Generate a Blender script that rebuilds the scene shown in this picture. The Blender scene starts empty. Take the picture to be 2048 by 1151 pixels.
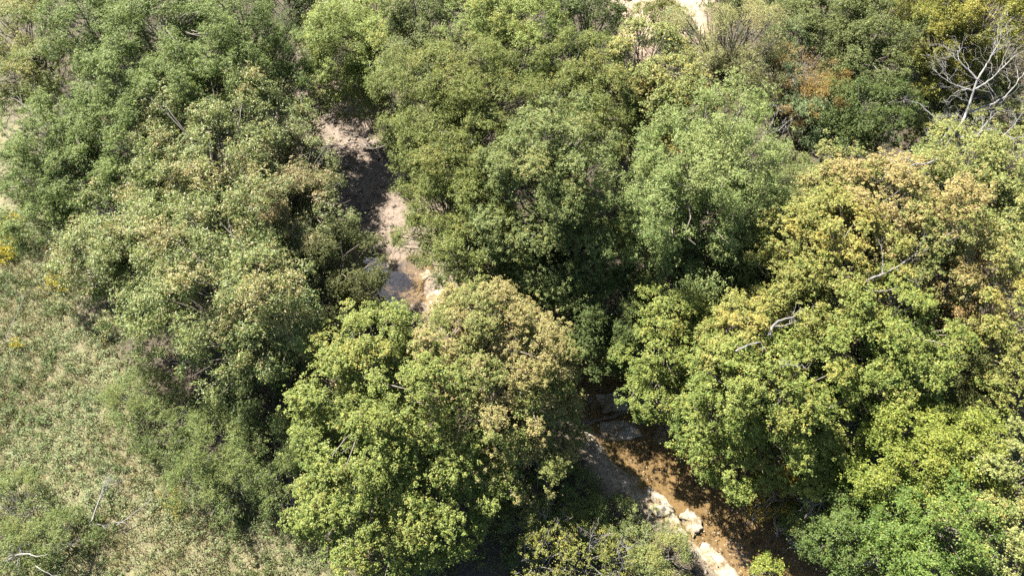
import bpy, math
import numpy as np

# ------------------------------------------------------------------ camera, sky, sun
SC = bpy.context.scene
COL = SC.collection
R = math.radians
PITCH = 58.0
cam_d = bpy.data.cameras.new('camera'); cam = bpy.data.objects.new('camera', cam_d); COL.objects.link(cam)
cam.location = (0, 0, 50); cam.rotation_euler = (R(90 - PITCH), 0, 0)
cam_d.sensor_width = 36; cam_d.lens = 24.0; cam_d.clip_end = 3000
SC.camera = cam
SUN_EL, SUN_AZ = 50.0, -44.0          # azimuth from +Y, clockwise
w = bpy.data.worlds.new('World'); SC.world = w; w.use_nodes = True
wn = w.node_tree; bg = wn.nodes['Background']
sky = wn.nodes.new('ShaderNodeTexSky'); sky.sky_type = 'NISHITA'; sky.sun_disc = False
sky.sun_elevation = R(SUN_EL); sky.sun_rotation = R(SUN_AZ % 360)
wn.links.new(sky.outputs[0], bg.inputs[0]); bg.inputs[1].default_value = 0.047
sl = bpy.data.lights.new('sun', 'SUN'); sun = bpy.data.objects.new('sun', sl); COL.objects.link(sun)
sl.energy = 5.0; sl.angle = R(0.5); sl.color = (1.0, 0.94, 0.84)
sun.rotation_euler = (R(90 - SUN_EL), 0, R(180 - SUN_AZ) + R(0))
sun.rotation_euler = (R(-(90 - SUN_EL)), 0, R(-SUN_AZ))
sun.location = (-20, 50, 80)
SC.view_settings.view_transform = 'Standard'; SC.view_settings.look = 'None'
SC.view_settings.exposure = 2.28; SC.view_settings.gamma = 1.0; SC.view_settings.use_curve_mapping = False
SC.render.engine = 'CYCLES'
cy = SC.cycles
cy.max_bounces = 6; cy.diffuse_bounces = 3; cy.glossy_bounces = 2; cy.transmission_bounces = 3; cy.transparent_max_bounces = 6
cy.sample_clamp_indirect = 4.0
cy.use_denoising = False

rng = np.random.default_rng(7)

# ------------------------------------------------------------------ helpers
def norm(v):
    return v / np.maximum(np.linalg.norm(v, axis=-1, keepdims=True), 1e-9)

def vnoise(p, s, seed=0):
    """smooth value noise of 2D points, about -1..1"""
    q = np.asarray(p)[:, :2] / s
    i = np.floor(q).astype(np.int64); f = q - i; f = f * f * (3 - 2 * f)
    def h(a, b):
        n = (a * 374761393 + b * 668265263 + seed * 974634777) & 0x7fffffff
        n = ((n ^ (n >> 13)) * 1274126177) & 0x7fffffff
        return ((n ^ (n >> 16)) & 0xffff) / 32767.5 - 1
    a = h(i[:, 0], i[:, 1]); b = h(i[:, 0] + 1, i[:, 1]); c = h(i[:, 0], i[:, 1] + 1); d = h(i[:, 0] + 1, i[:, 1] + 1)
    return (a * (1 - f[:, 0]) + b * f[:, 0]) * (1 - f[:, 1]) + (c * (1 - f[:, 0]) + d * f[:, 0]) * f[:, 1]

def mesh_from(name, V, F, attr=None, domain='FACE', smooth=False, nv=4):
    """V (n,3) float, F (m,nv) int"""
    me = bpy.data.meshes.new(name)
    V = np.ascontiguousarray(V, np.float32); F = np.ascontiguousarray(F, np.int32)
    me.vertices.add(len(V)); me.vertices.foreach_set('co', V.ravel())
    me.loops.add(F.size); me.loops.foreach_set('vertex_index', F.ravel())
    me.polygons.add(len(F)); me.polygons.foreach_set('loop_start', np.arange(0, F.size, nv, dtype=np.int32))
    if smooth: me.polygons.foreach_set('use_smooth', np.ones(len(F), bool))
    if attr is not None:
        at = me.attributes.new('tint', 'FLOAT_COLOR', domain)
        c = np.ones((len(attr), 4), np.float32); c[:, :3] = attr
        at.data.foreach_set('color', c.ravel())
    me.update()
    return me

def link(name, me, mat, parent=None, loc=(0, 0, 0)):
    o = bpy.data.objects.new(name, me); COL.objects.link(o)
    me.materials.append(mat)
    if parent is not None: o.parent = parent
    o.location = loc
    return o

def tag(o, label=None, cat=None, group=None, kind=None):
    if label: o['label'] = label
    if cat: o['category'] = cat
    if group: o['group'] = group
    if kind: o['kind'] = kind
    return o

def empty(name, loc):
    o = bpy.data.objects.new(name, None); COL.objects.link(o); o.location = loc; o.empty_display_size = 0.3
    return o

def tube(pts, rad, sides=6):
    """tapered tube along pts -> V, F"""
    pts = np.asarray(pts, float); rad = np.asarray(rad, float); n = len(pts)
    t = norm(np.gradient(pts, axis=0))
    ref = np.array([0.31, 0.17, 0.93]) if abs(t[0, 2]) < 0.9 else np.array([1.0, 0.2, 0.0])
    u = norm(np.cross(t, ref)); v = np.cross(t, u)
    a = np.arange(sides) * 2 * np.pi / sides
    ring = pts[:, None] + rad[:, None, None] * (np.cos(a)[None, :, None] * u[:, None] + np.sin(a)[None, :, None] * v[:, None])
    V = ring.reshape(-1, 3)
    i = np.arange(n - 1)[:, None] * sides; j = np.arange(sides)[None]; k = (j + 1) % sides
    F = np.stack([i + j, i + k, i + sides + k, i + sides + j], -1).reshape(-1, 4)
    return V, F

class Tubes:
    def __init__(s): s.V = []; s.F = []; s.n = 0
    def add(s, pts, rad, sides=6):
        V, F = tube(pts, rad, sides); s.V.append(V); s.F.append(F + s.n); s.n += len(V)
    def mesh(s, name, off=(0, 0, 0)):
        return mesh_from(name, np.concatenate(s.V) - np.asarray(off), np.concatenate(s.F), smooth=True)

def curve(a, b, rg, wob=0.1, n=6, sag=0.0):
    a = np.asarray(a, float); b = np.asarray(b, float); L = np.linalg.norm(b - a)
    t = np.linspace(0, 1, n)[:, None]
    p = a + (b - a) * t
    ph = rg.normal(0, 1, (2, 3))
    p = p + wob * L * (np.sin(np.pi * t) * ph[0] * 0.5 + np.sin(2 * np.pi * t) * ph[1] * 0.35)
    p[:, 2] += sag * L * np.sin(np.pi * t[:, 0])
    return p

def bare(T, a, d, L, r, rg, depth, spread=0.75, nchild=3, up=0.1, wob=0.16):
    """recursive leafless branch"""
    d = norm(np.asarray(d, float)); b = np.asarray(a) + d * L
    p = curve(a, b, rg, wob, 7 if depth > 1 else 5)
    T.add(p, np.linspace(r, max(r * 0.4, 0.006), len(p)), 6 if depth > 1 else 4)
    if depth <= 0: return
    for i in range(nchild + (rg.random() < 0.5)):
        k = rg.uniform(0.35, 1.0) if i else 1.0
        idx = min(int(k * (len(p) - 1)), len(p) - 1)
        e = norm(d + rg.normal(0, spread, 3) * np.array([1, 1, 0.7]) + np.array([0, 0, up]))
        bare(T, p[idx], e, L * rg.uniform(0.45, 0.72), max(r * (1 - 0.55 * k) * 0.75, 0.008), rg, depth - 1, spread, nchild, up, wob)

# ------------------------------------------------------------------ materials
def nodes(name):
    m = bpy.data.materials.new(name); m.use_nodes = True
    nt = m.node_tree; return m, nt, nt.nodes['Principled BSDF'], nt.nodes['Material Output']

def ramp(nt, stops):
    r = nt.nodes.new('ShaderNodeValToRGB'); e = r.color_ramp.elements
    while len(e) < len(stops): e.new(0.5)
    for x, (p, c) in zip(e, stops): x.position = p; x.color = (*c, 1)
    return r

def noise(nt, scale, detail=6, rough=0.6, coord='Object'):
    tc = nt.nodes.new('ShaderNodeTexCoord'); n = nt.nodes.new('ShaderNodeTexNoise')
    n.inputs['Scale'].default_value = scale; n.inputs['Detail'].default_value = detail; n.inputs['Roughness'].default_value = rough
    nt.links.new(tc.outputs[coord], n.inputs['Vector']); return n

def leaf_material(name, rough=0.55, spec=0.26, trans=0.36, warm=(1.25, 1.2, 0.55)):
    m, nt, bs, out = nodes(name)
    at = nt.nodes.new('ShaderNodeAttribute'); at.attribute_name = 'tint'
    bs.inputs['Roughness'].default_value = rough; bs.inputs['Specular IOR Level'].default_value = spec
    nt.links.new(at.outputs['Color'], bs.inputs['Base Color'])
    mul = nt.nodes.new('ShaderNodeMix'); mul.data_type = 'RGBA'; mul.blend_type = 'MULTIPLY'; mul.inputs[0].default_value = 1
    nt.links.new(at.outputs['Color'], mul.inputs[6]); mul.inputs[7].default_value = (*warm, 1)
    tr = nt.nodes.new('ShaderNodeBsdfTranslucent'); nt.links.new(mul.outputs[2], tr.inputs[0])
    mx = nt.nodes.new('ShaderNodeMixShader'); mx.inputs[0].default_value = trans
    nt.links.new(bs.outputs[0], mx.inputs[1]); nt.links.new(tr.outputs[0], mx.inputs[2]); nt.links.new(mx.outputs[0], out.inputs[0])
    return m
M_LEAF = leaf_material('leaf')
M_GLOSS = leaf_material('glossy_leaf', rough=0.48, spec=0.38, trans=0.34)
M_GRASS = leaf_material('dry_grass', rough=0.6, spec=0.3, trans=0.25, warm=(1.1, 1.0, 0.8))

def bark(name, c0, c1, scale=3):
    m, nt, bs, out = nodes(name)
    n = noise(nt, scale); r = ramp(nt, [(0.3, c0), (0.7, c1)])
    nt.links.new(n.outputs[0], r.inputs[0]); nt.links.new(r.outputs[0], bs.inputs['Base Color'])
    bs.inputs['Roughness'].default_value = 0.9
    bp = nt.nodes.new('ShaderNodeBump'); bp.inputs['Strength'].default_value = 0.5; bp.inputs['Distance'].default_value = 0.03
    nt.links.new(n.outputs[0], bp.inputs['Height']); nt.links.new(bp.outputs[0], bs.inputs['Normal'])
    return m
M_BARK = bark('bark', (0.07, 0.055, 0.045), (0.16, 0.14, 0.12))
M_GREYBARK = bark('grey_bark', (0.08, 0.075, 0.068), (0.19, 0.175, 0.16))
M_DEAD = bark('weathered_wood', (0.10, 0.095, 0.09), (0.27, 0.26, 0.245))
M_DARKWOOD = bark('wet_wood', (0.05, 0.04, 0.03), (0.13, 0.11, 0.09))

# ------------------------------------------------------------------ ground, stream
# stream centreline: x, y, bed width, bed height
STREAM = np.array([
 (-22.53, 69.60, 2.0, -0.5), (-22.76, 60.10, 2.5, -0.6), (-19.35, 53.54, 4.2, -0.70), (-15.57, 48.23, 4.8, -0.70),
 (-13.46, 42.70, 6.0, -0.70), (-11.11, 38.20, 6.4, -0.80), (-9.35, 33.74, 6.8, -0.88), (-6.67, 30.11, 5.0, -0.80),
 (-1.00, 26.22, 4.5, -1.1), (4.74, 23.70, 4.5, -1.12), (8.57, 20.66, 4.8, -0.93), (10.77, 17.20, 4.8, -1.12),
 (14.13, 13.96, 5.4, -1.15), (17.92, 10.59, 5.8, -1.2), (21.84, 7.60, 6.0, -1.25), (26.25, 3.91, 6.0, -1.3)])
WATER_Z = -0.92

def stream_field(P):
    """distance to the centreline, signed side (+ = right bank), width and bed height there"""
    P = np.asarray(P)[:, :2]
    best = np.full(len(P), 1e9); wd = np.zeros(len(P)); bz = np.zeros(len(P)); sd = np.zeros(len(P))
    for a, b in zip(STREAM[:-1], STREAM[1:]):
        ab = b[:2] - a[:2]; t = np.clip(((P - a[:2]) @ ab) / (ab @ ab), 0, 1)
        q = P - (a[:2] + t[:, None] * ab); d = np.hypot(q[:, 0], q[:, 1])
        s = np.sign(ab[0] * q[:, 1] - ab[1] * q[:, 0])
        k = d < best
        best[k] = d[k]; wd[k] = (a[2] + t * (b[2] - a[2]))[k]; bz[k] = (a[3] + t * (b[3] - a[3]))[k]; sd[k] = -s[k]
    return best, sd, wd, bz

POOLS = [(-8.58, 33.68, 1.5, 0.22), (-9.32, 31.83, 1.6, 0.2), (-16.08, 42.62, 1.0, 0.2)]
def ground_z(P):
    P = np.asarray(P)
    d, s, wd, bz = stream_field(P)
    base = 0.35 * vnoise(P, 14, 1) + 0.12 * vnoise(P, 3.1, 2)
    base = base + np.clip((P[:, 1] - 70) * 0.0, 0, 1)
    bed = bz + 0.10 * vnoise(P, 1.7, 3) + 0.05 * vnoise(P, 0.6, 4)
    for x, y, r, dep in POOLS:
        bed = bed - dep * np.exp(-((P[:, 0] - x) ** 2 + (P[:, 1] - y) ** 2) / (r * r))
    dd = d + 0.5 * vnoise(P, 2.6, 5) + 0.25 * vnoise(P, 1.1, 6)
    t = np.clip((dd - wd * 0.5) / 2.8, 0, 1); t = t * t * (3 - 2 * t)
    return bed * (1 - t) + base * t

def meadow(P):
    """1 in the open meadow on the left, 0 in the wood"""
    yk = np.array([3.55, 7.14, 9.71, 13.15, 16.86, 21.73, 25.71, 32.04, 36.33, 40.96, 47.29, 53.21, 58.13]); xk = np.array([-10.5, -11.63, -14.06, -16.77, -23.45, -28.58, -32.97, -38.86, -40.57, -45.71, -47.11, -50.86, -58.1])
    e = np.interp(P[:, 1], yk.ravel(), xk.ravel())
    return np.clip((e - P[:, 0] + 1.5 * vnoise(P, 4, 8)) / 3.0 + 0.5, 0, 1)

def field(P):
    x = np.abs(P[:, 0] - 17.5 - 1.0 * vnoise(P, 6, 32))
    return np.clip((P[:, 1] - 60.5 - 1.0 * vnoise(P, 5, 31)) / 2.0, 0, 1) * np.clip((5 + np.maximum(P[:, 1] - 68, 0) * .8 - x) / 1.5, 0, 1)

def axis(lo, hi, step, far):
    a = np.arange(lo, hi + step / 2, step); g = [step]
    out = [];
    x = hi; st = step
    while x < far: st *= 1.35; x += st; out.append(x)
    neg = []; x = lo; st = step
    while x > -far: st *= 1.35; x -= st; neg.append(x)
    return np.array(neg[::-1] + list(a) + out)

gx = axis(-52, 52, 0.3, 700); gy = axis(-8, 80, 0.3, 700)
X, Y = np.meshgrid(gx, gy); P = np.stack([X.ravel(), Y.ravel(), 0 * X.ravel()], 1)
P[:, 2] = ground_z(P)
nx, ny = len(gx), len(gy)
i = (np.arange(ny - 1)[:, None] * nx + np.arange(nx - 1)[None]).ravel()
Fg = np.stack([i, i + 1, i + nx + 1, i + nx], 1)
# soil kinds: forest litter, meadow thatch, sand and gravel by the stream, bare ploughed field
d, s, wd, bz = stream_field(P); mw = meadow(P)[:, None]; fd = field(P)[:, None]
soil = np.array([0.055, 0.042, 0.028]) * np.ones((len(P), 1))
soil = soil * (1 - mw) + np.array([0.13, 0.118, 0.062]) * mw
sand = np.clip((wd * 0.5 + 1.2 + 1.4 * ((s > 0) & (P[:, 1] < 24)) + 0.8 * vnoise(P, 2.2, 9) - d) / 0.8, 0, 1)[:, None]
sandc = np.where((P[:, 1] > 24)[:, None], np.array([0.155, 0.122, 0.095]), np.array([0.20, 0.165, 0.115]))
soil = soil * (1 - sand) + sandc * sand
wet = np.clip((WATER_Z + 0.03 - P[:, 2]) / 0.05, 0, 1)[:, None]
soil = soil * (1 - wet) + np.array([0.150, 0.108, 0.058]) * wet
soil = soil * (1 - fd) + np.array([0.30, 0.225, 0.165]) * fd
gm, nt, bs, out = nodes('soil')
at = nt.nodes.new('ShaderNodeAttribute'); at.attribute_name = 'tint'
n1 = noise(nt, 2.2, 10, 0.7); r1 = ramp(nt, [(0.32, (0.35, 0.32, 0.30)), (0.52, (1, 1, 1)), (0.8, (1.3, 1.25, 1.15))])
nt.links.new(n1.outputs[0], r1.inputs[0])
mx = nt.nodes.new('ShaderNodeMix'); mx.data_type = 'RGBA'; mx.blend_type = 'MULTIPLY'; mx.inputs[0].default_value = 1
nt.links.new(at.outputs['Color'], mx.inputs[6]); nt.links.new(r1.outputs[0], mx.inputs[7]); nt.links.new(mx.outputs[2], bs.inputs['Base Color'])
bs.inputs['Roughness'].default_value = 0.95
bp = nt.nodes.new('ShaderNodeBump'); bp.inputs['Strength'].default_value = 0.6; bp.inputs['Distance'].default_value = 0.12
nt.links.new(n1.outputs[0], bp.inputs['Height']); nt.links.new(bp.outputs[0], bs.inputs['Normal'])
g = link('ground', mesh_from('ground', P, Fg, soil, 'POINT', True), gm)
tag(g, 'forest floor and meadow soil with the stream bed cut into it', None, None, 'structure')

# water: one flat sheet along the channel
wl = []
for k in range(len(STREAM)):
    a = STREAM[max(k - 1, 0)][:2]; b = STREAM[min(k + 1, len(STREAM) - 1)][:2]
    t = (b - a) / np.linalg.norm(b - a); nn = np.array([-t[1], t[0]]); hw = STREAM[k][2] * 0.5 + 1.9
    for f in (-1, -0.5, 0, 0.5, 1): wl.append((*(STREAM[k][:2] + nn * hw * f), WATER_Z))
Fw = [(k * 5 + j, k * 5 + j + 1, k * 5 + j + 6, k * 5 + j + 5) for k in range(len(STREAM) - 1) for j in range(4)]
wm = bpy.data.materials.new('stream_water'); wm.use_nodes = True; nt = wm.node_tree; nt.nodes.clear()
out = nt.nodes.new('ShaderNodeOutputMaterial'); tb = nt.nodes.new('ShaderNodeBsdfTransparent'); gl = nt.nodes.new('ShaderNodeBsdfGlossy')
tb.inputs[0].default_value = (0.90, 0.85, 0.74, 1); gl.inputs['Roughness'].default_value = 0.06
fr = nt.nodes.new('ShaderNodeFresnel'); fr.inputs[0].default_value = 1.6
n2 = noise(nt, 2.5, 3, 0.5); bp = nt.nodes.new('ShaderNodeBump'); bp.inputs['Strength'].default_value = 0.25; bp.inputs['Distance'].default_value = 0.04
nt.links.new(n2.outputs[0], bp.inputs['Height']); nt.links.new(bp.outputs[0], gl.inputs['Normal']); nt.links.new(bp.outputs[0], fr.inputs['Normal'])
ms = nt.nodes.new('ShaderNodeMixShader'); nt.links.new(fr.outputs[0], ms.inputs[0]); nt.links.new(tb.outputs[0], ms.inputs[1]); nt.links.new(gl.outputs[0], ms.inputs[2])
nt.links.new(ms.outputs[0], out.inputs[0])
tag(link('water', mesh_from('water', np.array(wl), np.array(Fw)), wm), 'shallow brown stream water over a silty bed', None, None, 'structure')

# ------------------------------------------------------------------ foliage
def leaves_mesh(name, C, N, A, L, Wd, tint, off):
    """diamond leaves: centre C, normal N, axis A, half length L, half width Wd"""
    A = norm(A - N * (A * N).sum(-1, keepdims=True)); B = np.cross(N, A)
    L = L[:, None]; Wd = Wd[:, None]; C = C - np.asarray(off)
    V = np.stack([C - A * L, C - A * L * 0.1 + B * Wd + N * Wd * 0.25, C + A * L, C - A * L * 0.1 - B * Wd + N * Wd * 0.25], 1).reshape(-1, 3)
    F = np.arange(len(C) * 4).reshape(-1, 4)
    return mesh_from(name, V, F, tint)

def rdir(rg, n, zmin=-1.0):
    z = rg.uniform(zmin, 1, n); a = rg.uniform(0, 2 * np.pi, n); r = np.sqrt(np.maximum(1 - z * z, 0))
    return np.stack([r * np.cos(a), r * np.sin(a), z], 1)

# style: leaf length, leaf width, colours (shade green, sun green, autumn), autumn share, cover, tuft radius, droop, vertical ratio, gaps
S = dict
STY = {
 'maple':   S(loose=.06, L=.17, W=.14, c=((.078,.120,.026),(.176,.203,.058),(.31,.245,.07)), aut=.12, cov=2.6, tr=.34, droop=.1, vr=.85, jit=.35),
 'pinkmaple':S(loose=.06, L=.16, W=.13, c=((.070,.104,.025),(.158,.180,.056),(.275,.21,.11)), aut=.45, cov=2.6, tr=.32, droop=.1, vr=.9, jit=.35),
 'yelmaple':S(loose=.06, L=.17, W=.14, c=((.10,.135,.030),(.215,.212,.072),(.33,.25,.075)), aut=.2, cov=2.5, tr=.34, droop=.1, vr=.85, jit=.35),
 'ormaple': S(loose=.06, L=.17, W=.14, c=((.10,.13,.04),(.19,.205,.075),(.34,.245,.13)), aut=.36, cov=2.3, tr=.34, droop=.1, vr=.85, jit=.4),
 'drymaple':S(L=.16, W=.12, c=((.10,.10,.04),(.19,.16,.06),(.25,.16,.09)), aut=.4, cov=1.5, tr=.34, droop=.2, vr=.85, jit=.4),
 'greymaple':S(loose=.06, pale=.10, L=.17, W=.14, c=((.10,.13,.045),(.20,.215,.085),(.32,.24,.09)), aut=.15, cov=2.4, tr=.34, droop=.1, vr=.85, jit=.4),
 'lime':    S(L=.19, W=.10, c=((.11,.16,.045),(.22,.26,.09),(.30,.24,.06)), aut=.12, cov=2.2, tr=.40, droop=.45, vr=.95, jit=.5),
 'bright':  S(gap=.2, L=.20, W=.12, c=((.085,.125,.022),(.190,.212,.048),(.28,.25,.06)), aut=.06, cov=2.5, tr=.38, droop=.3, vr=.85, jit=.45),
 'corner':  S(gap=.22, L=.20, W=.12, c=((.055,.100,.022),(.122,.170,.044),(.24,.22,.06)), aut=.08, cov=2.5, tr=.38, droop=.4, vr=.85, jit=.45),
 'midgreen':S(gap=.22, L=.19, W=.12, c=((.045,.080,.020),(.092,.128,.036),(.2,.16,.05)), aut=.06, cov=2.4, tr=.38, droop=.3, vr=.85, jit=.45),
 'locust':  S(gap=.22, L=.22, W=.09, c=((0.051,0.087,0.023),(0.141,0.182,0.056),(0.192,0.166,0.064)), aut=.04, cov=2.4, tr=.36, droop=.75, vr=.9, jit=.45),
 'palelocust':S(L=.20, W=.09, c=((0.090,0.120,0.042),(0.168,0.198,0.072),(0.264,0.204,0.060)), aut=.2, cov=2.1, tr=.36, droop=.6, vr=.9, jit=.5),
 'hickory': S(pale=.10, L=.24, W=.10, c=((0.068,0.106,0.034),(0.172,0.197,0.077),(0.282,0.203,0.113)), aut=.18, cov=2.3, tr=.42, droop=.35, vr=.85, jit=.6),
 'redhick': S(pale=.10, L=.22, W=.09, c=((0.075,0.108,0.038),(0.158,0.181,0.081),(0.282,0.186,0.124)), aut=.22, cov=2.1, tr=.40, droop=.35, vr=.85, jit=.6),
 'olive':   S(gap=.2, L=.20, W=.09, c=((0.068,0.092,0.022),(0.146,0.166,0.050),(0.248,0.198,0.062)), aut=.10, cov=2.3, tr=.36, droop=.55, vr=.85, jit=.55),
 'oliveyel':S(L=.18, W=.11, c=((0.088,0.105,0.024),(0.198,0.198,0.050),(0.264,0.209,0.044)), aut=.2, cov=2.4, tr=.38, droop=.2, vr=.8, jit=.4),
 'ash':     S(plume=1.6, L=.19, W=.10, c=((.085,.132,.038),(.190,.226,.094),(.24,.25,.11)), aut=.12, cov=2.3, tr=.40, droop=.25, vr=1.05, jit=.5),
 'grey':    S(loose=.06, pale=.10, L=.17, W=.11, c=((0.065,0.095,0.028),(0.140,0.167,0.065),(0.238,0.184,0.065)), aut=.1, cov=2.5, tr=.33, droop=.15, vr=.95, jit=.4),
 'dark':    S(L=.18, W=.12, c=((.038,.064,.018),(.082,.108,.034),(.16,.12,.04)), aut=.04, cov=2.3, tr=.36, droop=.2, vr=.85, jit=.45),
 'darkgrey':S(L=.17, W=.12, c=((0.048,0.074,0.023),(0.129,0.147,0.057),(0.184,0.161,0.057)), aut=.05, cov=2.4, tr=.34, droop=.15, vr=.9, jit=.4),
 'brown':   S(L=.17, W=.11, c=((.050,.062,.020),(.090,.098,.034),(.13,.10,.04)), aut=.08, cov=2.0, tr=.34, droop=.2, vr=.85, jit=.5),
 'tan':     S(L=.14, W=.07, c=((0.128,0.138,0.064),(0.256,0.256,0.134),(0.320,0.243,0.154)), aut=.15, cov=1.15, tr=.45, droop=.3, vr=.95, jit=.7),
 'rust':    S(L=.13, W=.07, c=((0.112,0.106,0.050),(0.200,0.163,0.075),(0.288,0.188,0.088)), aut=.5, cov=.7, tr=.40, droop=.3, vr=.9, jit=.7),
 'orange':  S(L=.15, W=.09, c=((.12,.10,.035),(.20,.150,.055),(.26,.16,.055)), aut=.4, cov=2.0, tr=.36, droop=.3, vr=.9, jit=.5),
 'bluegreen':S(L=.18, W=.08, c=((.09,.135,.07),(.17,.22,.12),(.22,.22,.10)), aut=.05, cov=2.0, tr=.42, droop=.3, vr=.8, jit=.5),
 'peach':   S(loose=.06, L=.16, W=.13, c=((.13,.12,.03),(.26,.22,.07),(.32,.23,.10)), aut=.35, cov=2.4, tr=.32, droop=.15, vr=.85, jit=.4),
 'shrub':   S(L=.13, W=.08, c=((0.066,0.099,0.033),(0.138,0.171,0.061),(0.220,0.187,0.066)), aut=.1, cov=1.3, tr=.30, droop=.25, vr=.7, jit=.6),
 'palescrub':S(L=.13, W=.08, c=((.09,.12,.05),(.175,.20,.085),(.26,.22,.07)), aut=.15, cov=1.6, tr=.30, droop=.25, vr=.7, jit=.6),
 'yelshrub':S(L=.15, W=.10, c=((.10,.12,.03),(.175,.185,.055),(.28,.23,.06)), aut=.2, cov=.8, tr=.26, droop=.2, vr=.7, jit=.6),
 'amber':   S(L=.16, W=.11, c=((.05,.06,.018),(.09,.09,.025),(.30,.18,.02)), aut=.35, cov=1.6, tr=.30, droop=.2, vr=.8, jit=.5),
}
GLOSSY = {'hickory', 'redhick'}

def crown(domes, st, rg):
    Cs, Ns, As, Ts, Ls = [], [], [], [], []
    boughs = []
    zlo = min(q[2] - q[3] for q in domes); zhi = max(q[2] + q[3] * .8 for q in domes)
    c1, c2, c3 = (np.array(c) for c in st['c'])
    for (x, y, z, r) in domes:
        v = r * st['vr']; c0 = np.array([x, y, z]); sc = np.array([r, r, v])
        nb = int(np.clip(6 + r * 3.2, 6, 20)); ns = int(nb * .9)
        D = []
        for _ in range(nb * 20):                       # spread directions: large boughs first, then small sprays
            q = rdir(rg, 1, -0.5)[0]
            if all(q @ e < 0.78 for e in D): D.append(q)
            if len(D) >= nb: break
        nb = len(D); D += list(rdir(rg, ns, -0.4))
        pl = st.get('plume', 0)
        for qi, q in enumerate(D):
            big = qi < nb
            rb = r * (rg.uniform(0.26, 0.42) if big else rg.uniform(.10, .2)) + 0.1; bc = c0 + q * sc * (rg.uniform(0.5, 0.88) if big else rg.uniform(.7, 1.08))
            ax = norm(q + rg.normal(0, .5, 3) + np.array([0, 0, pl])); el = rg.uniform(.1, .6) + pl * .5
            boughs.append((bc, rb, q, x, y))
            if rg.random() < st.get('gap', .13): continue
            la = st['L'] * st['W'] * 0.27
            nl = int(st['cov'] * rg.uniform(.45, 1.35) * 2.6 * np.pi * rb * rb / la * 0.42)
            per = 22; ntf = max(3, nl // per)
            td = norm(rdir(rg, ntf) + 0.85 * q + np.array([0, 0, 0.45]))
            tc = td * rb * np.array([1, 1, .85]) * rg.uniform(0.45, 1.15, (ntf, 1)) * np.where(rg.random((ntf, 1)) < .08, 1.35, 1)
            tc = bc + tc + ax * (tc @ ax)[:, None] * el
            hue = rg.normal(0, 1, ntf)
            sunny = np.clip(0.5 + 0.9 * (tc[:, 2] - z) / max(v, .1) * 0.5 + 0.25 * hue, 0, 1)   # upper leaves yellower, and lighter with sunlight put into the tint
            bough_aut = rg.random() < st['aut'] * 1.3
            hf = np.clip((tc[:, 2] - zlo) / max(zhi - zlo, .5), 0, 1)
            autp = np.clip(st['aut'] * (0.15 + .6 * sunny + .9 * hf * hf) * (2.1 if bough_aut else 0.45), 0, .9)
            k = np.repeat(np.arange(ntf), per); n = len(k)
            ld = norm(rdir(rg, n) + 0.55 * td[k] + np.array([0, 0, 0.55]))
            tr = st['tr'] * .64 * np.exp(rg.normal(0, .28, ntf))
            C = tc[k] + ld * (tr[k] * rg.uniform(0.35, 1.05, n))[:, None] * np.array([1, 1, .7])
            lo = rg.random(n) < st.get('loose', .2); C[lo] += rg.normal(0, .22, (lo.sum(), 3))
            N = norm(ld * 0.55 + np.array([0, 0, 0.75]) + rg.normal(0, st['jit'], (n, 3)))
            A = norm(ld + rg.normal(0, .4, (n, 3)) + np.array([0, 0, -1.0]) * st['droop'] * 1.3)
            if st['droop'] > .4: N = norm(N + ld * 0.7 * st['droop'])
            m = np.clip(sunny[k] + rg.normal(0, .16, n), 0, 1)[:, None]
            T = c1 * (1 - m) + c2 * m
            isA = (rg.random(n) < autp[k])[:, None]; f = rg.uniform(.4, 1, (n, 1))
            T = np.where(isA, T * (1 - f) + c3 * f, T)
            T = T * np.array([1.0, 1.02, .85]) * (1 + 1.1 * (rg.random((n, 1)) < st.get('pale', .02)) * rg.uniform(.3, 1, (n, 1)))
            T = T * np.exp(rg.normal(0, .17, (n, 1))) * np.exp(rg.normal(0, .05, (n, 3)))
            Cs.append(C); Ns.append(N); As.append(A); Ts.append(T); Ls.append(rg.uniform(.7, 1.2, n))
    C = np.concatenate(Cs); N = np.concatenate(Ns); A = np.concatenate(As); T = np.concatenate(Ts); l = np.concatenate(Ls)
    return C, N, A, T, l, boughs

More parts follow.
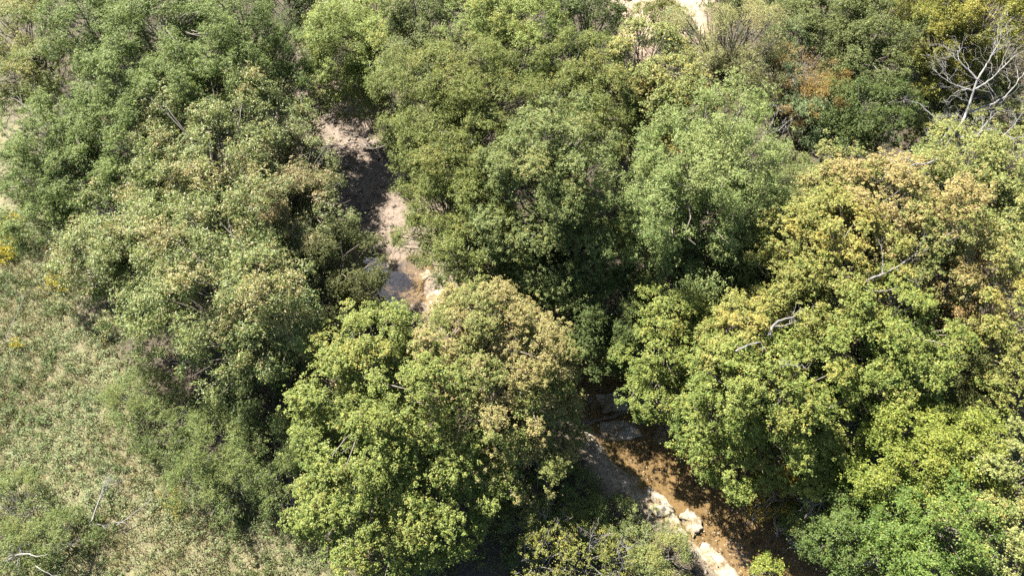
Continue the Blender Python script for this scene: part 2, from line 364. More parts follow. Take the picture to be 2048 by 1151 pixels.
NLEAF = 0
def tree(name, label, style, domes, cat='tree', group=None, barkm=None, dead=0, twigs=0):
    global NLEAF
    st = STY[style]; rg = np.random.default_rng(abs(hash_str(label)) % 2**31)
    D = np.array(domes, float)
    wgt = D[:, 3] ** 2 * np.maximum(D[:, 2], 1)
    b = (D[:, :2] * wgt[:, None]).sum(0) / wgt.sum()
    sd = stream_field(b[None])
    if sd[0][0] < sd[2][0] * 0.5 + 1.0:                # a trunk stands on the bank, not in the water
        q = D[np.argmax(stream_field(D)[0])][:2]; b = b * 0.45 + q * 0.55
    base = np.array([b[0], b[1], float(ground_z(np.array([[b[0], b[1], 0]]))[0]) - 0.05])
    root = empty(name, base); tag(root, label, cat, group)
    C, N, A, T, l, boughs = crown(domes, st, rg)
    NLEAF += len(C)
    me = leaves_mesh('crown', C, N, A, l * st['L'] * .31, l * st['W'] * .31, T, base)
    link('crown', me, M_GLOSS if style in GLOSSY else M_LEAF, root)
    H = D[:, 2].max(); topd = D[np.argmax(D[:, 2])]
    T_ = Tubes()
    small = H < 6
    r0 = 0.05 + 0.014 * H if not small else 0.05
    top = np.array([topd[0] * .6 + b[0] * .4, topd[1] * .6 + b[1] * .4, H + 0.2 * topd[3]])
    if not small:
        p = curve(base, top, rg, .035, 9); T_.add(p, np.linspace(r0, r0 * .25, 9), 8)
        for (bc, rb, q, dx, dy) in boughs:
            k = int(np.clip((bc[2] - base[2]) / (top[2] - base[2]) * 8 - rg.uniform(1.2, 2.8), 1, 7))
            lm = curve(p[k], bc + q * rb * .6, rg, .10, 6, .05)
            T_.add(lm, np.linspace(r0 * .36, .02, 6), 5)
            if twigs:
                for _ in range(twigs):
                    e = norm(q + rg.normal(0, .7, 3) + [0, 0, .2]); T_.add(curve(lm[3 + rg.integers(0, 3)], bc + e * rb * 1.15, rg, .15, 5), np.linspace(.035, .010, 5), 4)
    else:
        for (bc, rb, q, dx, dy) in boughs:                     # many stems from the ground
            sx, sy = dx + rg.normal(0, .25), dy + rg.normal(0, .25)
            T_.add(curve([sx, sy, float(ground_z(np.array([[sx, sy, 0]]))[0]) - .05], bc + q * rb * .8, rg, .08, 6, .06), np.linspace(r0, .012, 6), 4)
            for _ in range(twigs):
                e = norm(q + rg.normal(0, .7, 3) + [0, 0, .4]); T_.add(curve(bc, bc + e * rb * 1.3, rg, .15, 4), np.linspace(.022, .008, 4), 4)
    link('trunk' if not small else 'stems', T_.mesh('trunk', base), barkm or (M_BARK if not small else M_GREYBARK), root)
    if dead:
        for _ in range(dead):
            T_ = Tubes(); bc, rb, q = boughs[rg.integers(len(boughs))][:3]
            bare(T_, bc, norm(q + [0, 0, .5]), rb * 1.3, .05, rg, 2)
            link('dead_limb', T_.mesh('dead_limb', base), M_DEAD, root)
    return root

def hash_str(s):
    h = 2166136261
    for ch in s: h = ((h ^ ord(ch)) * 16777619) & 0xffffffff
    return h

tree('maple_tree', 'huge yellow green maple in the foreground, left of the pink topped maple', 'maple', [(-9.04, 20.31, 10.5, 2.92), (-10.39, 17.38, 9.2, 3.05), (-6.72, 17.29, 10.2, 3.46), (-9.12, 14.42, 8.2, 3.63), (-5.67, 15.17, 7, 3.75), (-11.45, 11.34, 5.7, 2.55), (-8.12, 11.36, 5.6, 3.68), (-4.4, 11.94, 4.6, 3.45), (-7.14, 9.29, 4.5, 2.39), (-2.16, 14.27, 4.6, 2.7), (-12.3, 15.31, 6.6, 1.64)], 'tree', 'maples beside the stream')
tree('maple_tree', 'maple with a pinkish tan top and dark green skirt beside the shaded stream gap', 'pinkmaple', [(-2.12, 22.16, 10.5, 2.98), (-4.05, 20.2, 10, 2.78), (-0.29, 19.84, 10, 3.25), (2.21, 18.97, 8, 2.34), (-0.78, 16.84, 8, 3.26), (2.25, 16.76, 5.5, 2.39), (0.87, 14.15, 5, 2.67), (3.24, 19.89, 8, 1.28)], 'tree', 'maples beside the stream')
tree('maple_tree', 'narrow bright yellow green maple on the right edge of the dark stream gap', 'maple', [(11.23, 24.09, 7.8, 2.84), (10.07, 21.18, 6.5, 2.47), (13.07, 24.5, 7.8, 1.79), (9.68, 19.0, 5.4, 1.75), (12.21, 21.81, 6.8, 2.29)], 'tree', 'maples beside the stream')
tree('maple_tree', 'big pale green maple with branches reaching out over the sunlit brown water', 'maple', [(15.02, 17.63, 10.2, 3.31), (17.93, 17.98, 10.2, 3.01), (13.87, 16.79, 6.8, 2.83), (17.1, 16.12, 7.2, 3.45), (13.09, 16.73, 5.1, 2.27), (15.43, 14.76, 4.7, 2.54), (20.61, 16.15, 6.2, 3.01), (18.91, 14.28, 5.1, 2.17), (22.74, 17.09, 6.5, 2.19)], 'tree', 'maples beside the stream', dead=2)
tree('maple_tree', 'small yellow maple with orange tips around the broken grey limb', 'yelmaple', [(14.47, 20.96, 12, 1.9), (13.57, 19.69, 11, 1.59), (15.8, 21.32, 12, 1.43)], 'tree', 'maples beside the stream')
tree('maple_tree', 'yellow maple with an orange fringe on its left, just right of the ash', 'yelmaple', [(18.65, 26.52, 13.5, 2.64), (21.44, 25.36, 14, 3.38), (18.04, 24.35, 12, 2.31), (21.05, 23.19, 12, 3.1), (19.41, 22.16, 10.5, 1.99)], 'tree', 'maples beside the stream')
tree('maple_tree', 'orange topped maple directly below the dark hollow at the upper right', 'ormaple', [(22.87, 30.9, 14.0, 2.33), (24.4, 28.65, 14.5, 3.15), (27.12, 27.82, 14.5, 3.45), (26.34, 25.32, 13.5, 2.92), (22.02, 29.46, 13.5, 2.56)], 'tree', 'maples beside the stream', dead=1)
tree('maple_tree', 'rounded light green maple left of the thin reddish maple and below the bare grey limb', 'maple', [(23.25, 21.12, 13, 2.65), (21.54, 19.54, 12, 2.34), (24.9, 19.63, 12.5, 2.63), (23.98, 18.3, 11, 2.66)], 'tree', 'maples beside the stream')
tree('maple_tree', 'thin reddish brown maple with dead grey limbs showing between its leaves', 'drymaple', [(27.95, 24.35, 12, 2.81), (29.85, 23.19, 12, 2.44), (28.32, 21.88, 11, 1.96)], 'tree', 'maples beside the stream', dead=4, twigs=3)
tree('maple_tree', 'pale grey green maple at the right edge in front of the dead white tree', 'greymaple', [(30.67, 32.63, 14, 2.8), (33.64, 32.17, 14, 2.61), (31.75, 29.03, 13.5, 2.88), (30.63, 26.07, 13, 2.65), (33.43, 26.88, 13, 2.17)], 'tree', 'maples beside the stream')
tree('maple_tree', 'golden green maple cut by the right edge at half height', 'yelmaple', [(31.0, 21.04, 12.5, 2.36), (30.11, 18.75, 11.5, 2.03), (31.12, 16.95, 11, 1.85)], 'tree', 'maples beside the stream')
tree('maple_tree', 'dark olive maple in the hollow behind the lime green maple', 'brown', [(28.83, 19.23, 9, 2.63), (28.03, 17.19, 8, 2.46), (29.91, 15.96, 8.5, 2.4), (26.17, 16.5, 8, 1.95)], 'tree', 'maples beside the stream')
tree('maple_tree', 'lime green maple with bright yellow tips at the lower right', 'bright', [(25.42, 14.25, 10.5, 1.65), (25.25, 13.97, 9.5, 2.9), (27.36, 13.04, 9.5, 2.42), (23.71, 12.58, 8, 2.32)], 'tree', 'maples beside the stream')
tree('broadleaf_tree', 'bright green tree with drooping leaves filling the bottom right corner', 'corner', [(24.71, 9.54, 10, 2.57), (23.34, 9.18, 8.5, 2.05), (24.22, 7.47, 8, 2.61), (22.73, 7.88, 6.5, 1.8)], 'tree', 'broadleaf trees of the wood')
tree('broadleaf_tree', 'mid green tree between the dark right bank and the bright bottom right tree', 'midgreen', [(21.1, 9.24, 5.5, 2.34), (22.46, 11.57, 6, 1.91), (21.82, 11.64, 4.5, 1.47)], 'tree', 'broadleaf trees of the wood')
tree('maple_tree', 'pale yellowish maple cut by the right edge near the bottom corner', 'greymaple', [(28.4, 11.39, 10, 2.19), (28.93, 8.96, 9.5, 2.43), (27.46, 7.25, 8.5, 2.0), (30.31, 13.32, 10.5, 1.63)], 'tree', 'maples beside the stream')
tree('ash_tree', 'tall fresh green ash with feathery upright plumes right of centre', 'ash', [(14.27, 34.01, 16, 2.74), (11.84, 32.18, 15, 2.57), (15.52, 31.72, 15, 2.55), (9.58, 30.31, 13, 2.26), (11.91, 28.63, 14, 3.51), (15.8, 29.72, 11.5, 3.19), (10.82, 29.42, 9.5, 2.74), (14.66, 28.23, 8, 3.52), (12.13, 27.11, 7, 2.42), (17.37, 29.36, 7, 2.48)], 'tree')
tree('broadleaf_tree', 'thin pale green young tree between the ash and the orange topped maple', 'palescrub', [(21.26, 36.63, 9, 2.38), (20.7, 32.12, 9, 2.27), (22.89, 35.09, 9, 1.95)], 'tree', 'broadleaf trees of the wood', twigs=2)
tree('broadleaf_tree', 'dark shaded tree under the right foot of the ash', 'dark', [(16.0, 25.81, 7, 2.75), (19.02, 27.79, 8, 2.21), (17.38, 26.91, 8, 2.19)], 'tree', 'broadleaf trees of the wood')
tree('broadleaf_tree', 'tall grey green tree with a pointed dome in the centre of the wood', 'grey', [(2.98, 34.03, 15.5, 2.6), (1.25, 32.17, 14, 2.96), (4.67, 31.72, 14.5, 2.92), (0.93, 30.17, 11.5, 3.74), (4.52, 30.1, 11, 3.41), (-0.9, 29.59, 8, 3.19), (2.85, 28.57, 7.5, 3.93), (6.32, 29.36, 7, 2.86)], 'tree', 'broadleaf trees of the wood')
tree('broadleaf_tree', 'dark green tree in the shade below the grey green dome, above the stream gap', 'dark', [(3.93, 25.74, 6.4, 3.15), (7.23, 25.31, 6.4, 2.77), (6.47, 23.03, 5.2, 2.39), (1.36, 27.49, 6.4, 2.45)], 'tree', 'broadleaf trees of the wood')
tree('broadleaf_tree', 'wide olive green tree behind the dry stream bed, at the upper centre', 'olive', [(-6.31, 40.75, 13.5, 3.65), (-3.2, 40.74, 14, 3.62), (-4.65, 37.52, 13, 3.57), (-0.9, 38.58, 13.5, 3.2)], 'tree', 'broadleaf trees of the wood', twigs=2)
tree('broadleaf_tree', 'olive green tree leaning over the sandy stream bed with dark limbs', 'olive', [(-6.57, 37.25, 12.5, 2.83), (-4.87, 33.75, 12.5, 2.91), (-7.47, 35.23, 10, 1.93), (-2.33, 34.5, 13, 3.09)], 'tree', 'broadleaf trees of the wood', twigs=2)
tree('broadleaf_tree', 'dark olive tree right of the small brown pool', 'olive', [(-4.49, 31.02, 11, 2.72), (-6.44, 29.79, 9, 2.04), (-3.38, 28.62, 10, 3.05), (-1.93, 31.13, 12, 2.67)], 'tree', 'broadleaf trees of the wood', twigs=1)
tree('broadleaf_tree', 'olive tree between the grey green dome and the sandy field', 'olive', [(5.7, 43.0, 14, 2.93), (6.66, 39.11, 13.5, 2.84), (4.09, 40.2, 13, 2.51), (7.43, 36.96, 12, 2.09)], 'tree', 'broadleaf trees of the wood', twigs=1)
tree('broadleaf_tree', 'pale grey green tree just above the peach yellow maple', 'greymaple', [(10.24, 42.73, 14.7, 2.77), (11.61, 40.51, 14.2, 2.54), (10.12, 39.98, 13.7, 2.36)], 'tree', 'broadleaf trees of the wood')
tree('maple_tree', 'peach yellow maple behind the left shoulder of the ash', 'peach', [(10.67, 39.64, 12.5, 2.51), (13.45, 40.19, 12.5, 2.14), (9.91, 37.41, 11, 2.13), (11.91, 37.93, 11, 2.14)], 'tree', 'maples beside the stream')
tree('shrub', 'small round blue green bush at the right bank of the brown pool', 'darkgrey', [(-4.24, 29.87, 3, 2.04), (-2.19, 29.15, 3, 1.62)], 'shrub', 'shrubs on the banks and meadow edge')
tree('broadleaf_tree', 'low dull olive brown tree on the left bank beside the brown pool', 'brown', [(-12.6, 28.45, 7, 2.83), (-14.05, 26.41, 6, 2.44), (-11.61, 27.31, 4.5, 1.94)], 'tree', 'broadleaf trees of the wood')
tree('broadleaf_tree', 'pale lime green tree at the top, just right of the black gap', 'lime', [(-15.3, 52.8, 9.2, 3.67), (-12.22, 54.55, 9.5, 3.47), (-11.48, 50.55, 8.8, 3.39), (-15.48, 50.67, 7, 3.01), (-14.14, 49.9, 5, 2.84)], 'tree', 'broadleaf trees of the wood')
tree('broadleaf_tree', 'thin pale tree between the black gap and the lime green tree', 'palescrub', [(-19.39, 59.91, 6.1, 2.27), (-19.11, 55.58, 5.6, 1.97)], 'tree', 'broadleaf trees of the wood', twigs=2)
tree('broadleaf_tree', 'blue green tree right of the lime green tree at the top edge', 'darkgrey', [(-7.82, 51.86, 12, 2.84), (-6.88, 49.15, 11, 2.38), (-8.63, 46.58, 11, 2.11)], 'tree', 'broadleaf trees of the wood')
tree('broadleaf_tree', 'tall yellowish green tree at the top edge above the wide olive tree', 'lime', [(-3.04, 49.09, 14.5, 2.67), (-0.98, 47.53, 14, 2.65), (0.65, 45.4, 13, 2.64), (1.48, 48.48, 14, 2.26)], 'tree', 'broadleaf trees of the wood')
tree('broadleaf_tree', 'dark blue green tree at the top edge left of the sandy field', 'dark', [(4.98, 49.84, 12, 2.36), (7.2, 51.86, 12.5, 2.39), (8.23, 49.5, 11.5, 2.16), (3.55, 45.69, 12, 1.86)], 'tree', 'broadleaf trees of the wood')
tree('locust_tree', 'yellowish thin locust at the top left corner', 'palelocust', [(-43.75, 51.77, 10, 3.37), (-40.55, 47.09, 9.5, 2.82), (-43.19, 46.4, 9, 2.39)], 'tree', 'drooping leaved locusts at the upper left', twigs=1)
tree('locust_tree', 'grey green locust second from the top left corner', 'locust', [(-35.91, 49.18, 13, 3.15), (-32.6, 46.63, 13, 3.08)], 'tree', 'drooping leaved locusts at the upper left')
tree('locust_tree', 'dark locust at the top edge in the middle of the locust row', 'locust', [(-29.36, 49.83, 13, 3.6), (-25.47, 46.01, 13, 3.47)], 'tree', 'drooping leaved locusts at the upper left')
tree('locust_tree', 'dark locust beside the black gap, rightmost of the locusts', 'locust', [(-24.11, 50.9, 11.7, 3.26), (-22.4, 48.97, 9.0, 3.78), (-20.08, 51.16, 8.3, 2.29)], 'tree', 'drooping leaved locusts at the upper left')
tree('locust_tree', 'dense dark locust touching the upper left shoulder of the hickory', 'locust', [(-30.76, 42.44, 12.5, 3.38), (-27.34, 40.72, 12, 3.35)], 'tree', 'drooping leaved locusts at the upper left')
tree('locust_tree', 'small dark locust wedged between the hickory crown and the locusts at the top', 'locust', [(-23.59, 43.29, 12, 3.23)], 'tree', 'drooping leaved locusts at the upper left')
tree('locust_tree', 'low spreading locust at the left edge beside the tan grass strip', 'locust', [(-35.83, 38.96, 10.5, 3.37), (-32.42, 39.01, 11, 2.95), (-32.88, 35.23, 10, 2.89), (-36.86, 36.11, 9, 2.57), (-42.84, 39.03, 6, 2.55), (-42.37, 43.79, 8, 1.94)], 'tree', 'drooping leaved locusts at the upper left', twigs=1)
tree('locust_tree', 'short dark locust next to the goldenrod, lowest of the locusts', 'locust', [(-37.16, 33.19, 7, 2.57), (-35.24, 34.4, 8, 2.37)], 'tree', 'drooping leaved locusts at the upper left')
tree('locust_tree', 'dark locust against the left side of the hickory crown', 'locust', [(-28.14, 35.9, 11.5, 2.46), (-28.76, 33.37, 11, 2.04)], 'tree', 'drooping leaved locusts at the upper left')
tree('broadleaf_tree', 'very dark tree at the top edge beside the black gap', 'dark', [(-22.96, 60.44, 6.3, 3.29), (-21.23, 57.72, 5.4, 2.0)], 'tree', 'broadleaf trees of the wood')
tree('hickory_tree', 'sunlit hickory crown with pinkish leaves, topmost of the hickories', 'hickory', [(-20.86, 30.94, 10.8, 4.18), (-25.67, 39.86, 10.7, 3.79), (-21.92, 40.97, 10.7, 3.83), (-26.86, 36.41, 10.4, 3.29), (-22.32, 35.62, 10.7, 4.01), (-20.41, 43.61, 6.4, 3.74), (-18.72, 46.94, 6.5, 2.17)], 'tree', 'large leaved hickories beside the meadow', twigs=1)
tree('hickory_tree', 'reddish tinged hickory on the left bank of the sandy stream bed', 'redhick', [(-17.25, 36.55, 8.8, 3.38), (-15.77, 32.51, 8.2, 3.08), (-18.67, 33.0, 8.5, 4.05), (-15.41, 30.1, 6.6, 2.9)], 'tree', 'large leaved hickories beside the meadow', dead=1, twigs=1)
tree('hickory_tree', 'pale big leaved hickory facing the goldenrod and meadow', 'hickory', [(-28.49, 30.88, 10.0, 3.13), (-30.1, 28.3, 9.2, 2.72), (-25.42, 29.06, 10.0, 3.43), (-26.72, 26.17, 8.5, 3.05)], 'tree', 'large leaved hickories beside the meadow')
tree('hickory_tree', 'dark green hickory sloping down into deep shade above the meadow shrubs', 'hickory', [(-20.31, 26.49, 12.4, 3.19), (-20.16, 23.47, 10.9, 3.5), (-15.92, 23.07, 12.5, 3.06), (-24.55, 23.72, 7.0, 3.05), (-18.78, 20.96, 8.5, 3.22), (-15.2, 21.23, 10.5, 2.46)], 'tree', 'large leaved hickories beside the meadow')
tree('shrub', 'dark bush in the hickory shade behind the yellow green maple', 'dark', [(-15.32, 21.11, 5, 2.35), (-17.86, 19.6, 4, 2.89)], 'shrub', 'shrubs on the banks and meadow edge')
tree('shrub', 'mid green shrub at the meadow edge below the dark hickory', 'shrub', [(-27.78, 20.24, 2.5, 2.43), (-25.28, 17.89, 2.5, 2.37)], 'shrub', 'shrubs on the banks and meadow edge', twigs=1)
tree('shrub', 'thin open shrub between the meadow and the huge maple with grass showing through', 'shrub', [(-21.15, 16.58, 3, 2.49), (-17.08, 15.51, 4, 2.42), (-19.32, 13.87, 2.5, 2.27), (-21.76, 13.87, 2.5, 1.74)], 'shrub', 'shrubs on the banks and meadow edge', twigs=1)
tree('shrub', 'upright shrub touching the left side of the huge maple', 'shrub', [(-15.14, 15.88, 5, 1.53), (-15.78, 13.24, 3.5, 1.53)], 'shrub', 'shrubs on the banks and meadow edge', twigs=1)
tree('shrub', 'dark green bush in the bottom left corner around bleached branches', 'shrub', [(-34.58, 12.49, 1.2, 2.11), (-31.28, 10.13, 1.2, 2.05), (-34.11, 9.48, 1.2, 2.04)], 'shrub', 'shrubs on the banks and meadow edge')
tree('broadleaf_tree', 'tan and olive half bare tree below the sandy field', 'tan', [(15.44, 46.63, 13, 2.87), (18.58, 46.61, 13.5, 3.06), (16.85, 43.59, 12, 3.04), (19.8, 44.18, 12, 2.24)], 'tree', 'broadleaf trees of the wood', twigs=4)
tree('broadleaf_tree', 'pale silvery green tree right of the half bare tan tree', 'bluegreen', [(22.72, 47.26, 12.5, 1.87), (21.89, 44.48, 12, 1.84)], 'tree', 'broadleaf trees of the wood', twigs=1)
tree('broadleaf_tree', 'small silvery tuft of a tree at the foot of the sandy field', 'bluegreen', [(14.46, 52.11, 10, 1.8)], 'tree', 'broadleaf trees of the wood', twigs=1)
tree('broadleaf_tree', 'dark grey green tree at the top edge right of the silvery tree', 'darkgrey', [(24.49, 48.53, 13, 2.72), (26.87, 50.48, 13.5, 2.75)], 'tree', 'broadleaf trees of the wood')
tree('broadleaf_tree', 'tall dark tree with rounded sunlit shoulders left of the olive yellow tree', 'darkgrey', [(27.71, 47.24, 13.5, 2.66), (30.11, 47.85, 14, 2.66), (28.52, 44.19, 13, 3.01), (27.13, 44.18, 12, 1.83)], 'tree', 'broadleaf trees of the wood')
tree('broadleaf_tree', 'shaded green tree above the dark hollow at the upper right', 'dark', [(26.31, 39.65, 13, 2.11), (29.08, 40.46, 12.5, 2.14), (26.42, 37.74, 12, 1.84), (28.11, 37.77, 12.5, 1.9)], 'tree', 'broadleaf trees of the wood')  # last dome is added to cast shade into the hollow
tree('broadleaf_tree', 'olive yellow tree along the top edge at the right corner', 'oliveyel', [(35.25, 49.79, 14, 3.12), (38.11, 48.48, 14, 3.5), (40.67, 48.45, 14.5, 2.65), (34.11, 47.25, 13, 2.48)], 'tree', 'broadleaf trees of the wood')
tree('broadleaf_tree', 'olive tree behind the upper forks of the dead white tree', 'oliveyel', [(35.24, 46.27, 10.2, 2.77), (39.49, 48.02, 9.8, 2.83), (42.76, 47.54, 10.2, 2.8)], 'tree', 'broadleaf trees of the wood')
tree('broadleaf_tree', 'green tree wrapped round the lower limbs of the dead white tree', 'greymaple', [(34.14, 43.97, 8.4, 2.36), (34.94, 40.92, 8.4, 1.67), (38.18, 42.01, 8.0, 2.54), (41.63, 43.37, 8.4, 2.77), (40.97, 45.63, 8.0, 2.41), (42.19, 40.46, 8.4, 2.28), (37.91, 45.63, 8.0, 2.19)], 'tree', 'broadleaf trees of the wood', twigs=1)
tree('broadleaf_tree', 'rusty brown nearly bare tree with pale twigs left of the dark tree', 'rust', [(23.05, 44.18, 12, 2.44), (24.43, 42.37, 11, 2.24), (21.89, 42.04, 10.5, 2.04)], 'tree', 'broadleaf trees of the wood', twigs=5)
tree('broadleaf_tree', 'small bright orange tree beside the nearly bare rusty tree', 'orange', [(24.69, 40.85, 12.5, 1.49), (25.67, 42.72, 12.5, 1.04)], 'tree', 'broadleaf trees of the wood')
tree('broadleaf_tree', 'feathery pale blue green tree below the nearly bare rusty tree', 'bluegreen', [(24.07, 40.9, 10.5, 2.42), (26.47, 40.01, 10, 2.02)], 'tree', 'broadleaf trees of the wood', twigs=1)
tree('shrub', 'sparse yellow leaved shrub with bare twigs at the bottom edge', 'yelshrub', [(2.51, 10.6, 3.5, 1.65), (4.76, 8.82, 3, 1.96), (1.82, 8.51, 3, 1.46), (7.09, 8.6, 2.5, 1.15)], 'shrub', 'shrubs on the banks and meadow edge', twigs=3)
tree('shrub', 'pale green shrub beside the white rock slabs at the bottom', 'palescrub', [(9.21, 11.13, 1.2, 1.56), (10.36, 9.16, 1.2, 1.86), (8.94, 8.52, 1.2, 1.34)], 'shrub', 'shrubs on the banks and meadow edge', twigs=1)
tree('shrub', 'little bright green bush at the bottom edge in front of the water', 'bright', [(16.81, 8.0, 1.5, 1.0)], 'shrub', 'shrubs on the banks and meadow edge')
tree('shrub', 'dark bush with amber leaves hanging over the shaded right bank', 'amber', [(19.0, 14.46, 4, 2.22), (19.99, 12.7, 3, 2.05), (17.37, 12.49, 2.5, 1.55), (22.41, 14.46, 4, 1.71)], 'shrub', 'shrubs on the banks and meadow edge')
tree('shrub', 'dark green bush under the bright tree at the right bank', 'dark', [(20.13, 10.39, 3, 1.83), (19.34, 11.28, 2, 1.37)], 'shrub', 'shrubs on the banks and meadow edge')
tree('shrub', 'low dim green shrub on the shaded bank below the pink topped maple', 'shrub', [(2.31, 12.46, 1.3, 2.1), (4.46, 13.19, 1.2, 1.77), (0.9, 10.79, 1.2, 2.07)], 'shrub', 'shrubs on the banks and meadow edge')
tree('shrub', 'low dim shrub between the dappled tan rocks and the sparse yellow shrub', 'shrub', [(6.85, 11.68, 1.0, 1.57), (5.75, 10.84, 1.0, 1.38)], 'shrub', 'shrubs on the banks and meadow edge')
tree('shrub', 'thin weedy bush at the edge of the sandy field', 'olive', [(14.34, 63.72, 3, 1.89), (16.54, 64.14, 3, 1.89)], 'shrub', 'shrubs on the banks and meadow edge')
tree('broadleaf_tree', 'tree cut by the top edge behind the dark locusts', 'locust', [(-38.13, 61.37, 9, 4.19), (-30.74, 61.37, 9, 4.19), (-45.98, 62.46, 8, 4.02), (-50.03, 61.24, 8, 2.99)], 'tree', 'broadleaf trees of the wood')
tree('broadleaf_tree', 'tree cut by the top edge behind the blue green tree', 'dark', [(-11.03, 61.37, 9, 3.94), (-6.13, 61.78, 9, 3.95), (-18.92, 61.37, 9, 3.45), (-0.68, 60.27, 10, 3.86), (4.71, 60.97, 9, 3.44), (8.88, 62.87, 8, 2.52)], 'tree', 'broadleaf trees of the wood')
tree('broadleaf_tree', 'tree cut by the top edge right of the sandy field', 'darkgrey', [(23.01, 58.99, 9, 2.9), (27.3, 60.97, 9, 3.44), (20.47, 59.64, 8, 1.97)], 'tree', 'broadleaf trees of the wood')
tree('broadleaf_tree', 'tree cut by the top edge behind the tall dark tree', 'darkgrey', [(34.29, 61.37, 9, 3.94), (39.21, 61.37, 9, 3.94), (43.43, 62.19, 9, 3.47)], 'tree', 'broadleaf trees of the wood')

# ------------------------------------------------------------------ ground cover (stuff)
def scatter(n, x0, x1, y0, y1):
    return np.stack([rng.uniform(x0, x1, n), rng.uniform(y0, y1, n), np.zeros(n)], 1)

def tufts(P, per, rad, hgt, L, Wd, tint, jit=.6):
    """leafy plants at P: per leaves each inside rad, hgt"""
    n = len(P); k = np.repeat(np.arange(n), per); m = len(k)
    d = rdir(rng, m, -0.1); r = rng.uniform(.3, 1, m) ** .6
    C = P[k] + np.stack([d[:, 0] * rad[k] * r, d[:, 1] * rad[k] * r, hgt[k] * (0.25 + 0.75 * d[:, 2].clip(0) * r)], 1)
    N = norm(d * .6 + np.array([0, 0, .9]) + rng.normal(0, jit, (m, 3)))
    A = norm(d + rng.normal(0, .4, (m, 3)))
    s = rng.uniform(.7, 1.25, m)
    T = tint[k] * np.exp(rng.normal(0, .2, (m, 1))) * np.exp(rng.normal(0, .06, (m, 3)))
    return leaves_mesh('plants', C, N, A, s * L * .5, s * Wd * .5, T, (0, 0, 0))

def mixc(a, b, f): return np.asarray(a) * (1 - f[:, None]) + np.asarray(b) * f[:, None]

# meadow weeds
P = scatter(26000, -46, 4, -6, 63)
P = P[(meadow(P) > rng.uniform(.25, .8, len(P))) & (field(P) < .3)]
dn = .55 * vnoise(P, 4.5, 21) + .45 * vnoise(P, 1.6, 22)
low = np.clip((14 - P[:, 1] + 3 * vnoise(P, 6, 23) + 0.25 * (P[:, 0] + 18)) / 10, 0, 1)
keep = rng.random(len(P)) < np.clip(1.0 + .9 * dn - .25 * low, .06, 1)
P = P[keep]; dn = dn[keep]; low = low[keep]; P[:, 2] = ground_z(P)
gr = np.clip(.5 + .8 * vnoise(P, 3.3, 24), 0, 1)
tint = mixc((.11, .150, .058), (.205, .238, .118), gr)
tint = tint * (1 - .55 * low[:, None]) + np.array([.13, .135, .05]) * .55 * low[:, None]
dk = np.clip((.6 * vnoise(P, 3.6, 25) + .5 * vnoise(P, 1.3, 26) - .05) * 2.5, 0, 1)[:, None]; tint = tint * (.98 - dk * np.array([.42, .34, .52]))
hg = rng.uniform(.25, .85, len(P)) * (1 + .9 * dn)
o = link('meadow_weeds', tufts(P, 30, rng.uniform(.16, .5, len(P)), hg, .125, .07, tint), M_LEAF)
tag(o, 'grey green weeds covering the open meadow on the left', None, None, 'stuff')

def blades(P, hgt, wid, tint, lean=.45):
    n = len(P); a = rng.uniform(0, 2 * np.pi, n); u = np.stack([np.cos(a), np.sin(a), 0 * a], 1)
    tip = P + np.stack([rng.normal(0, lean, n) * hgt, rng.normal(0, lean, n) * hgt, hgt], 1)
    mid = P * .5 + tip * .5 + np.array([0, 0, .1]) * hgt[:, None]
    V = np.stack([P - u * wid[:, None] * .4, P + u * wid[:, None] * .4, mid + u * wid[:, None] * .5, tip, mid - u * wid[:, None] * .5], 1).reshape(-1, 3)
    return mesh_from('blades', V, np.arange(n * 5).reshape(-1, 5), tint, nv=5)
P = scatter(230000, -46, 5, -6, 63)
P = P[(meadow(P) > rng.uniform(.15, .7, len(P))) & (field(P) < .4)]
dn = .5 * vnoise(P, 4.5, 21) + .5 * vnoise(P, 1.2, 27)
P = P[rng.random(len(P)) < np.clip(.35 - .75 * dn, .04, 1)]; P[:, 2] = ground_z(P)
f = np.clip(.5 + .6 * vnoise(P, 2.4, 28) + rng.normal(0, .25, len(P)), 0, 1)
tint = mixc((.120, .122, .042), (.205, .170, .080), f) * np.exp(rng.normal(0, .18, (len(P), 1)))
o = link('meadow_grass', blades(P, rng.uniform(.3, .95, len(P)), rng.uniform(.018, .04, len(P)), tint), M_GRASS)
tag(o, 'dry tan grass standing between the meadow weeds', None, None, 'stuff')

# undergrowth of the wood
P = scatter(21000, -52, 54, -6, 82)
d, s, wd, bz = stream_field(P)
P = P[(meadow(P) < .6) & (field(P) < .1) & (d > wd * .5 + 1.0 + 1.3 * ((s > 0) & (P[:, 1] < 24)) + rng.uniform(0, 1.4, len(P)))]
P = P[rng.random(len(P)) < np.clip(.7 + .6 * vnoise(P, 3.5, 41), .1, 1)]; P[:, 2] = ground_z(P)
f = np.clip(.5 + .6 * vnoise(P, 2.8, 42) + rng.normal(0, .2, len(P)), 0, 1)
tint = mixc((.045, .066, .024), (.10, .115, .040), f)
o = link('undergrowth', tufts(P, 26, rng.uniform(.25, .75, len(P)), rng.uniform(.25, 1.5, len(P)), .17, .10, tint), M_LEAF)
tag(o, 'low leafy undergrowth on the floor of the wood', None, None, 'stuff')

